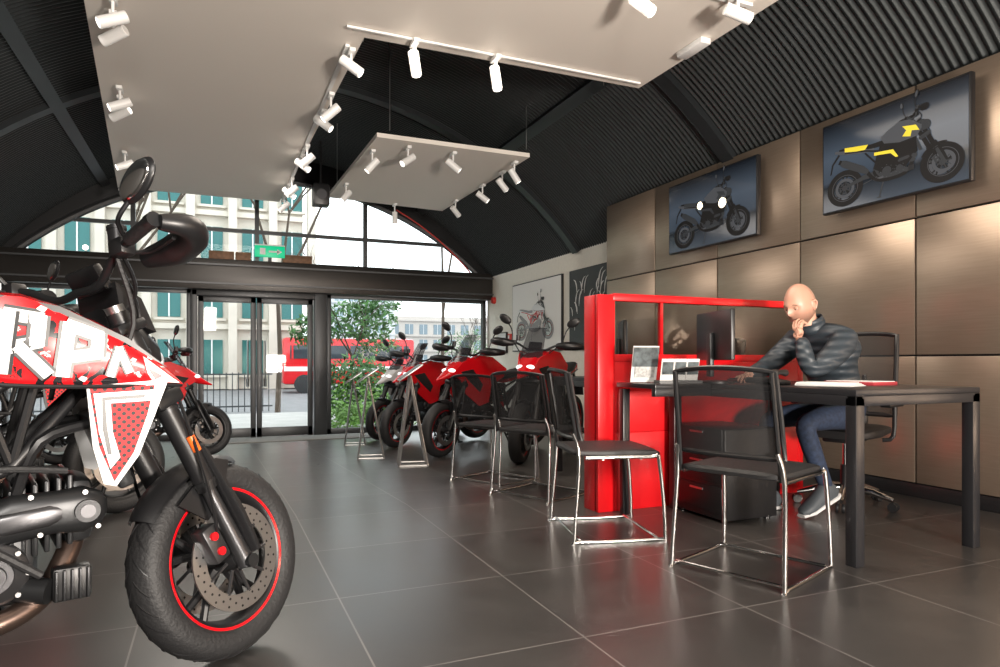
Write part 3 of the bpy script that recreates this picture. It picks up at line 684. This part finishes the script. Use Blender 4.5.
def tv(y0,y1,z0,z1,pal,style):
    e=bpy.data.objects.new('wall_television',None); S.collection.objects.link(e)
    X=4.64; yc,zc=(y0+y1)/2,(z0+z1)/2; e.location=(X,yc,zc)
    b=MB(); b.box((0,0,0),(.05,y1-y0,z1-z0),BLK,.008); b.obj('bezel',parent=e)
    b=MB(); b.box((-.027,0,0),(.003,y1-y0-.03,z1-z0-.03),TVG); b.obj('screen',parent=e)
    b=MB(); b.box((.05,0,0),(.06,.3,.3),DK,.01); b.obj('wall_bracket',parent=e)
    o=motorcycle('pictured_motorcycle',(0,0,0),0,.35,style,pal)
    me=o.data
    for i,m in enumerate(me.materials):
        if m in(GUN,DK,BRZ): me.materials[i]=P_D
        elif m in(RUB,BLK,FAB): me.materials[i]=PB
        elif m in(ALU,CHR): me.materials[i]=P_G
        elif m is RED: me.materials[i]=PB
    s=(z1-z0)/1.62; L_=1.14
    M=Matrix(((0,.02*s,0,-.032),(-s*L_,0,0,-.78*s*L_),(0,0,s,-.74*s),(0,0,0,1)))
    o.parent=e; o.matrix_basis=M
    return e
tv(2.84,4.02,2.2,2.93,{'body':P_G,'accent':PY_,'frame':PB,'rim':P_G,'exhaust':PB},'cruiser')
e=tv(4.74,6.05,2.17,2.92,{'body':P_G,'accent':P_D,'frame':PB,'rim':P_G,'exhaust':PB},'cruiser')
b=MB(); b.lathe([(0,-.036),(.05,-.035),(.052,-.031)],(0,-.20,.02),PL,'X',20); b.lathe([(0,-.036),(.038,-.035),(.04,-.031)],(0,.13,.06),PL,'X',20); b.obj('painted_screen_glare',parent=e)  # glowing discs imitate warm lamp reflections on this screen
e=bpy.data.objects.new('framed_poster',None); S.collection.objects.link(e); e.location=(5.079,10.3,1.78)
b=MB(); frame(b,-.95,.95,-.61,.61,mat('poster_white',(.88,.86,.82),.5),BLK); b.obj('frame',parent=e)
PGR=mat('poster_ink_grey',(.3,.3,.3),.6)
o=motorcycle('pictured_motorcycle',(0,0,0),0,.3,'naked',{'body':WHT,'accent':WHT,'frame':RED,'exhaust':PGR}); s=.55
for i,m in enumerate(o.data.materials):
    if m in(GUN,DK,RUB,FAB): o.data.materials[i]=PGR
o.parent=e; o.matrix_basis=Matrix(((0,.02*s,0,-.032),(-s*1.25,0,0,-.90*s),(0,0,s,-.76*s),(0,0,0,1)))
b=MB(); frame(b,-.6,.6,-.61,.61,mat('poster_black',(.02,.02,.02),.4),BLK)
PW=mat('poster_ink_white',(.75,.73,.7),.5)
for i in range(34):
    a=random.uniform(-.55,.5); z=random.uniform(-.5,.35); q=random.uniform(.1,.28); sg=random.choice((-1,1))
    P=[(-.027,max(-.56,min(.56,a+sg*q*(1-math.cos(t*1.2))*.7)),min(.56,z+q*math.sin(t*1.5))) for t in(0,.35,.7,1.05)]
    b.tube(P,[.003,random.uniform(.008,.018),random.uniform(.006,.014),.002],PW,6,4,flat=.2)
b.obj('framed_artwork',(5.079,8.5,1.78))
b=MB(); frame(b,-.2,.2,-.2,.2,PAP,BLK); b.obj('framed_certificate',(5.079,11.75,1.35))
b=MB(); b.box((0,0,0),(.05,.12,.12),RP,.01); b.box((-.03,0,0),(.005,.06,.06),WHT); b.obj('fire_alarm_call_point',(5.075,11.4,1.45))
b=MB(); b.lathe([(0,-.06),(.06,-.06),(.07,-.02),(.07,0)],(0,0,0),RP,'X',20); b.obj('fire_alarm_bell',(5.1,12.2,2.2))
def stand(loc,rz):
    b=MB()
    for s in(-1,1): b.tube([(0,s*.14,0),(.12,s*.12,.95)],.012,ALU,8); b.tube([(.3,s*.14,0),(.12,s*.12,.95)],.012,ALU,8); b.tube([(0,s*.14,.012),(.3,s*.14,.012)],.01,ALU,8)
    for t in(.25,.5,.75): b.tube([(.12*t,-.13,.95*t),(.12*t,.13,.95*t)],.006,ALU,6)
    R=Matrix.Rotation(-.6,4,'Y'); b.box((.12,0,.98),(.3,.38,.015),ALU,.004,R); b.box((.118,0,.99),(.26,.34,.01),mat('spec_sheet',(.06,.06,.065),.3,noise=.6,nscale=30),0,R)
    return b.obj('information_stand',(loc[0],loc[1],fz(loc[1])),rz)
stand((1.78,6.9),-.2); stand((1.55,7.9),-.2); stand((1.75,9.9),-.2)
# ------------------------------------------------------------ man
def skin_mesh(name,verts,edges,root,mt,sub=2,parent=None):
    me=bpy.data.meshes.new(name+'_skel'); me.from_pydata([v[:3] for v in verts],edges,[])
    o=bpy.data.objects.new(name,me); S.collection.objects.link(o)
    o.modifiers.new('Skin','SKIN'); 
    for i,v in enumerate(verts):
        sv=me.skin_vertices[0].data[i]; r=v[3]; sv.radius=r if isinstance(r,tuple) else (r,r); sv.use_root=(i==root)
    sm=o.modifiers.new('Sub','SUBSURF'); sm.levels=sub; sm.render_levels=sub
    dg=bpy.context.evaluated_depsgraph_get(); dg.update()
    m2=bpy.data.meshes.new_from_object(o.evaluated_get(dg)); o.modifiers.clear(); o.data=m2
    m2.materials.clear()
    for m in(mt if isinstance(mt,list) else [mt]): m2.materials.append(m)
    for p in m2.polygons: p.use_smooth=True; p.material_index=0
    if parent: o.parent=parent
    return o
def jacketmat():
    m,N,L,b=newmat('quilted_jacket'); b.inputs['Base Color'].default_value=(.032,.042,.052,1); b.inputs['Roughness'].default_value=.45
    tc=N.new('ShaderNodeTexCoord'); w=N.new('ShaderNodeTexWave'); w.bands_direction='Z'; w.inputs['Scale'].default_value=6; w.inputs['Distortion'].default_value=1.6; w.inputs['Detail'].default_value=1
    L.new(tc.outputs['Object'],w.inputs['Vector']); bp=N.new('ShaderNodeBump'); bp.inputs['Strength'].default_value=.55; bp.inputs['Distance'].default_value=.014
    L.new(w.outputs['Fac'],bp.inputs['Height']); L.new(bp.outputs[0],b.inputs['Normal']); return m
JK=jacketmat(); JEAN=mat('denim',(.015,.026,.055),.8,noise=.35,nscale=40); SHOE=mat('trainer_fabric',(.06,.07,.08),.6); SOLE=mat('white_sole',(.6,.6,.6),.5)
man=bpy.data.objects.new('seated_man',None); S.collection.objects.link(man)
V=[];E=[];tag=[]
def jv(x,y,z,r): V.append((x,y,z,r)); return len(V)-1
def je(a,c,t): E.append((a,c)); tag.append(t)
pel=jv(3.98,3.28,.66,(.155,.135)); wa=jv(3.92,3.28,.80,(.16,.14)); ch=jv(3.82,3.27,.98,(.18,.155)); up=jv(3.73,3.26,1.13,(.15,.135)); nk=jv(3.645,3.255,1.225,.070); nk2=jv(3.60,3.25,1.29,.058)
je(pel,wa,0);je(wa,ch,0);je(ch,up,0);je(up,nk,0);je(nk,nk2,2)
s1=jv(3.72,3.06,1.13,.098); e0=jv(3.55,3.04,1.01,.078); e1=jv(3.41,3.06,.935,.068); f1=jv(3.40,3.09,1.02,.060); w1=jv(3.41,3.12,1.12,.046); w1b=jv(3.412,3.13,1.15,.026)
je(up,s1,0);je(s1,e0,0);je(e0,e1,0);je(e1,f1,0);je(f1,w1,0);je(w1,w1b,2)
s2=jv(3.71,3.46,1.13,.098); e2=jv(3.53,3.52,.97,.072); e3=jv(3.44,3.51,.935,.062); w2=jv(3.24,3.38,.92,.046); w2b=jv(3.205,3.355,.91,.027)
je(up,s2,0);je(s2,e2,0);je(e2,e3,0);je(e3,w2,0);je(w2,w2b,2)
for sgn,kx,kz,ax_,az in((-1,3.44,.60,3.66,.15),(1,3.42,.60,3.44,.12)):
    hy=3.28+sgn*.1; ky=3.28+sgn*.14
    h=jv(3.90,hy,.63,.10); m_=jv(3.66,(hy+ky)/2,.635,.088); k=jv(kx,ky,kz,.07); c_=jv((kx*.6+ax_*.4),ky,.40,.062); a_=jv(ax_,ky,az,.042)
    je(pel,h,1);je(h,m_,1);je(m_,k,1);je(k,c_,1);je(c_,a_,1)
body=skin_mesh('body',V,E,pel,[JK,JEAN,SKIN],2,man)
def segd(p,a,c):
    a=Vector(a[:3]);c=Vector(c[:3]);ab=c-a;t=max(0,min(1,(p-a).dot(ab)/ab.length_squared)); return (p-(a+ab*t)).length
for p in body.data.polygons:
    cc=Vector(p.center); i=min(range(len(E)),key=lambda q:segd(cc,V[E[q][0]],V[E[q][1]])-(.0 if tag[q]!=0 else .02)); p.material_index=tag[i]
    if tag[i]==1 and cc.z>.70 : p.material_index=0
b=MB(); b.lathe([(.078,-.05),(.088,0),(.080,.040),(.070,.035),(.068,-.05)],(0,0,0),JK,'Z',24,closed=True); o=b.obj('collar',matrix=Matrix.Translation((3.635,3.255,1.245))@Matrix.Rotation(-.45,4,'Y')); o.parent=man
for (ax_,az,ky,pitch) in((3.66,.13,3.14,.35),(3.44,.10,3.42,0)):
    b=MB(); b.loft([(.08,0,.055,.03,.03),(.05,0,.065,.045,.06),(0,0,.075,.048,.075),(-.08,0,.055,.052,.05),(-.17,0,.04,.055,.036),(-.22,0,.033,.045,.028),(-.245,0,.028,.02,.015)],SHOE,16,.8)
    b.loft([(.09,0,.014,.03,.013),(.05,0,.014,.05,.014),(-.08,0,.014,.054,.014),(-.18,0,.014,.06,.014),(-.25,0,.016,.03,.012)],SOLE,16,.6)
    o=b.obj('shoe',matrix=Matrix.Translation((ax_,ky,az-.10+ (.055 if pitch else 0)))@Matrix.Rotation(-pitch,4,'Y')); o.parent=man
def head():
    b=MB(); vs=[];n=48;mm=40
    for i in range(mm+1):
        t=pi*i/mm
        for k in range(n):
            a=2*pi*k/n; x,y,z=math.sin(t)*math.cos(a),math.sin(t)*math.sin(a),math.cos(t)
            px,py,pz=x*.105,y*.082,z*.135
            if z<0:
                f=-z; px*= (1-.22*f) if x<0 else (1-.12*f); py*=1-.25*f*f
                if x>0: px+=.012*f*math.exp(-((f-.75)/.25)**2)
            if x<0: px*=1.05
            if x>.3:
                px+=.007*math.exp(-((pz-.022)/.012)**2)*math.exp(-(py/.05)**2)
                for s in(-1,1): px-=.013*math.exp(-((pz-.0)/.014)**2-((py-s*.032)/.016)**2)
                px+=(.024*math.exp(-(py/.010)**2))*math.exp(-((pz+.030)/.016)**2)+.012*math.exp(-(py/.009)**2)*math.exp(-((pz+.005)/.02)**2)
                px+=.007*math.exp(-((pz+.066)/.007)**2-(py/.024)**2)+.008*math.exp(-((pz+.079)/.006)**2-(py/.02)**2)-.004*math.exp(-((pz+.0725)/.003)**2-(py/.025)**2)
                px+=.010*math.exp(-((pz+.108)/.014)**2-(py/.025)**2)
            vs.append((px,py,pz))
    fs=[[i*n+k,i*n+(k+1)%n,(i+1)*n+(k+1)%n,(i+1)*n+k] for i in range(mm) for k in range(n)]
    b.add(vs,fs,headmat)
    EY=mat('eye_white',(.55,.5,.47),.3); IR=mat('iris',(.05,.03,.02),.2)
    for s in(-1,1):
        b.ell((.081,s*.032,0),(.0115,.0125,.0105),EY,n=12); b.ell((.0900,s*.032,-.003),(.004,.0055,.0055),IR,n=10)
        b.ell((.0835,s*.032,.004),(.0130,.0150,.0105),headmat,n=12)
        b.tube([(.095,s*.015,.022),(.10,s*.03,.026),(.088,s*.05,.02)],[.002,.0035,.002],mat('eyebrow',(.2,.11,.07),.8),6,3)
        b.ell((-.012,s*.083,-.008),(.018,.008,.034),headmat,Matrix.Rotation(.2,4,'Y')@Matrix.Rotation(s*-.3,4,'Z')); b.tube([(-.005,s*.088,.018),(-.022,s*.095,.02),(-.03,s*.095,0),(-.018,s*.09,-.03)],.005,SKIN,8,4)
    b.tube([(.1,-.022,-.072),(.108,0,-.0725),(.1,.022,-.072)],.0018,mat('lip_line',(.35,.12,.1),.5),6,3)
    b.tube([(-.03,0,-.02),(-.03,0,-.13)],[.06,.058],SKIN,20)
    return b
def headmatf():
    m,N,L,b=newmat('head_skin'); tc=N.new('ShaderNodeTexCoord'); sp=N.new('ShaderNodeSeparateXYZ'); L.new(tc.outputs['Object'],sp.inputs[0])
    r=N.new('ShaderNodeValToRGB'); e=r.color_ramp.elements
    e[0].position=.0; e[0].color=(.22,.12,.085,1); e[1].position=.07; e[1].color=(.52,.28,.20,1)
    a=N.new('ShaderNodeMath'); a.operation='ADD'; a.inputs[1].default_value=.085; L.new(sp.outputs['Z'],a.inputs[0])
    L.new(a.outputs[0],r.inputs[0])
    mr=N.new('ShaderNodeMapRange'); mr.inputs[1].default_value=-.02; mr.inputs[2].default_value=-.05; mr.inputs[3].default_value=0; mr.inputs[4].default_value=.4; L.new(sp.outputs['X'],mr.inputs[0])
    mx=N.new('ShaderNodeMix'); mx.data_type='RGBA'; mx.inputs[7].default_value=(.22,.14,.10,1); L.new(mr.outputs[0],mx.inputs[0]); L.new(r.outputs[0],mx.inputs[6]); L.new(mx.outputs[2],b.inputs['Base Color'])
    b.inputs['Roughness'].default_value=.42; b.inputs['Subsurface Weight'].default_value=.08; return m
headmat=headmatf()
o=head().obj('head',matrix=Matrix.Translation((3.525,3.245,1.365))@Matrix.Rotation(pi+.10,4,'Z')@Matrix.Rotation(.30,4,'Y')@Matrix.Scale(1.06,4)); o.parent=man
def hand(name,w,d,n,curls,thumb,parent,side=1):
    w=Vector(w);d=Vector(d).normalized();n=Vector(n);n=(n-d*n.dot(d)).normalized();s=d.cross(n)*side
    V=[(*w,.025)];E=[]
    c=w+d*.045; V.append((*c,.022)); E.append((0,1))
    for i,(off,L) in enumerate(((.030,.078),(.010,.088),(-.010,.082),(-.029,.064))):
        k=w+d*(.092-.004*abs(i-1))+s*off
        V.append((*k,.0115)); a=len(V)-1; E.append((1,a)); p=k; ang=0
        for j,fr in enumerate((.45,.3,.25)):
            ang+=curls[i]*(1,.9,.6)[j]; dr=d*math.cos(ang)+n*math.sin(ang)+s*off*.6; p=p+dr.normalized()*L*fr
            V.append((*p,(.0095,.0085,.007)[j])); E.append((a,len(V)-1)); a=len(V)-1
    k=w+d*.03+s*.03; V.append((*k,.014)); a=len(V)-1; E.append((0,a))
    p=k+(d*.6+s*.7+n*thumb).normalized()*.038; V.append((*p,.0105)); E.append((a,a+1)); p=p+(d*.9+s*.25+n*thumb*1.2).normalized()*.034; V.append((*p,.0085)); E.append((a+1,a+2))
    return skin_mesh(name,V,E,0,SKIN,2,parent)
hand('hand_left',(3.412,3.128,1.14),(.05,.42,.9),(1,.05,0),(.35,.45,.6,.8),.5,man,1)
hand('hand_right',(3.215,3.365,.905),(-.85,-.5,.0),(0,0,-1),(.3,.35,.4,.5),.2,man,-1)
# ------------------------------------------------------------ outside
PAV=mat('paving',(.42,.41,.39),.8,noise=.1,nscale=2)
b=MB(); b.add([(-60,12.9,-.40),(90,12.9,-.40),(90,19,-.40),(-60,19,-.40)],[[0,1,2,3]],PAV,False); b.obj('pavement')
b=MB(); b.add([(-60,19,-.45),(90,19,-.45),(90,140,-.45),(-60,140,-.45)],[[0,1,2,3]],mat('asphalt',(.2,.2,.205),.8,noise=.15,nscale=3),False); b.obj('road')
ST=mat('stone_facade',(.62,.57,.49),.8,noise=.08,nscale=1); TEA=mat('teal_glass',(.03,.15,.145),.15,.2)
def building(name,x0,x1,y,h,mt,gl,dx=2.6,dz=3.0,bay=True,ww=1.4,wh=1.7):
    b=MB(); b.box(((x0+x1)/2,y+4,h/2-.4),(x1-x0,8,h),mt)
    x=x0+dx/2
    while x<x1-.5:
        z=1.2
        while z<h-1:
            b.box((x,y-.02,z),(ww,.1,wh),gl); b.box((x,y-.12,z-wh/2-.1),(ww+.3,.25,.12),mt); b.box((x,y-.1,z),(.06,.08,wh),WHT)
            z+=dz
        if bay: b.box((x+dx/2,y-.25,h/2-.4),(.4,.5,h),mt)
        x+=dx
    z=2.7
    while z<h: b.box(((x0+x1)/2,y-.15,z),(x1-x0,.3,.25),mt); z+=dz
    return b.obj(name)
building('office_building',-22,4.2,36,16,ST,TEA,1.9,2.8,True,1.0,1.7)
building('tower_block',13,24,95,12.5,mat('pale_concrete',(.6,.62,.64),.8),mat('blue_glass',(.25,.33,.38),.2),2,2.2,False,1.2,1.2)
building('low_building',24,60,110,9,mat('pale_brick',(.55,.5,.46),.8),mat('blue_glass2',(.2,.26,.3),.2),2.5,2.6,False)
b=MB()
IR_=mat('iron_railing',(.03,.035,.04),.5)
for i in range(66): b.box((-9+i*.16,0,.55),(.025,.025,1.1),IR_)
b.box((-3.8,0,1.05),(10.6,.04,.04),IR_); b.box((-3.8,0,.15),(10.6,.04,.04),IR_); b.obj('iron_railings',(0,20,-.42))
b=MB(); b.box((3,0,1.45),(6,2.4,2.1),RED,.15); b.box((3,-1.21,1.85),(5.4,.04,.6),mat('bus_window',(.04,.05,.06),.1),.02); b.box((3,-1.21,1.1),(5.9,.03,.2),WHT)
for x in(.9,4.9): b.M=Matrix.Translation((x,-1.15,.42)); b.lathe([(0,-.12),(.2,-.12),(.42,-.1),(.42,.1),(0,.1)],(0,0,0),RUB,n=24); b.M=Matrix()
for i in range(5): b.box((.4+1.25*i,-1.23,1.85),(.08,.04,.62),RED)
b.obj('red_bus',(2.75,32,-.45))
BARK=mat('bark',(.07,.05,.035),.9); LF=mat('leaf_green',(.05,.14,.03),.6,noise=.5,nscale=4); LF2=mat('leaf_bright',(.16,.32,.06),.6,noise=.4,nscale=4)
def leaves(b,c,r,n,mt,size=.1):
    for i in range(n):
        while True:
            p=Vector((random.uniform(-1,1),random.uniform(-1,1),random.uniform(-1,1)))
            if .2<p.length<1: break
        p=Vector((p.x*r[0],p.y*r[1],p.z*r[2]))+Vector(c)
        u=Vector([random.gauss(0,1) for _ in range(3)]).normalized(); w=u.orthogonal().normalized(); s=size*random.uniform(.6,1.3)
        b.add([p-u*s,p-w*s*.4,p+u*s,p+w*s*.4],[[0,1,2,3]],mt,False)
def branch(b,p,d,l,r,dep):
    q=p+d*l; b.tube([p,(p+q)/2+Vector((random.uniform(-.04,.04)*l,0,.02)),q],[r,r*.8,r*.6],BARK,5)
    if dep>0:
        for _ in range(3):
            nd=(d+Vector((random.uniform(-.8,.8),random.uniform(-.6,.6),random.uniform(-.1,.6)))).normalized(); branch(b,q,nd,l*random.uniform(.6,.85),r*.6,dep-1)
def tree(name,loc,h,dep,leaf=None,lr=None,n=0,rr=.05):
    b=MB(); branch(b,Vector((0,0,0)),Vector((0,0,1)),h,h*rr,dep)
    if leaf:
        for c,r,k in lr: leaves(b,c,r,k,leaf,.09)
    return b.obj(name,loc)
tree('leafy_tree',(3.25,17.2,-.42),1.5,4,LF,[((-.1,0,2.45),(1.3,.6,.5),900),((.6,0,2.9),(.7,.45,.35),300),((-1.0,0,2.1),(.6,.35,.4),260),((.6,0,1.9),(.6,.4,.3),200)],rr=.025)
tree('bare_tree',(6.6,20,-.45),3.0,5,rr=.025); tree('bare_tree',(1.6,19.6,-.45),3.4,5,rr=.025); tree('bare_tree',(-2.5,20.6,-.45),3.4,5,rr=.025); tree('bare_tree',(-6.0,22,-.45),3.2,5,rr=.025); tree('leafy_tree',(13.5,36,-.45),1.6,4,LF,[((0,0,2.2),(2.2,1.6,1.1),900)],rr=.03)
b=MB()
for x in range(4): leaves(b,(x*.5,0,.25),(.45,.35,.32),240,LF2,.07)
b.obj('hedge',(2.35,14.2,-.40))
b=MB(); leaves(b,(0,0,.75),(.85,.45,.85),1500,LF,.08); leaves(b,(.1,-.25,.5),(.8,.35,.6),800,LF2,.07); b.tube([(0,0,0),(0,0,.7)],.04,BARK,6); b.obj('garden_bush',(3.0,15.4,-.40))
# ------------------------------------------------------------ lights
w=bpy.data.worlds.new('World'); S.world=w; w.use_nodes=True
bg=w.node_tree.nodes['Background']; bg.inputs[0].default_value=(.90,.95,1,1); bg.inputs[1].default_value=3.0
def area(name,loc,tgt,size,en,col=(1,1,1),sy=None):
    l=bpy.data.lights.new(name,'AREA'); l.energy=en; l.size=size; l.color=col
    if sy: l.shape='RECTANGLE'; l.size_y=sy
    o=bpy.data.objects.new(name,l); S.collection.objects.link(o); o.location=loc
    o.rotation_euler=(Vector(tgt)-Vector(loc)).to_track_quat('-Z','Y').to_euler(); return o
area('studio_flash',(-.4,-2.6,2.6),(2.2,6,1.0),.9,240,(1,.93,.85))
area('studio_flash',(2.2,-2.4,.9),(1.5,6,4.4),.7,600,(1,.90,.80))
area('added_ceiling_fill',(1.8,4.0,3.44),(1.8,4.0,0),2.2,105,(1,.88,.75))  # added area fill under the raft to brighten the room, not a fitting
area('added_ceiling_fill',(.1,8.6,3.44),(.1,8.6,0),1.6,100,(1,.91,.82),3)  # second added fill, lights the far half from below the raft
# ------------------------------------------------------------ camera
cam=bpy.data.cameras.new('camera'); co=bpy.data.objects.new('camera',cam); S.collection.objects.link(co)
co.location=(0,0,1); co.rotation_euler=(pi/2,0,-math.atan(285/667)); cam.lens=24.0; cam.sensor_width=36; cam.shift_y=.0275; cam.clip_start=.05; cam.clip_end=500
S.camera=co
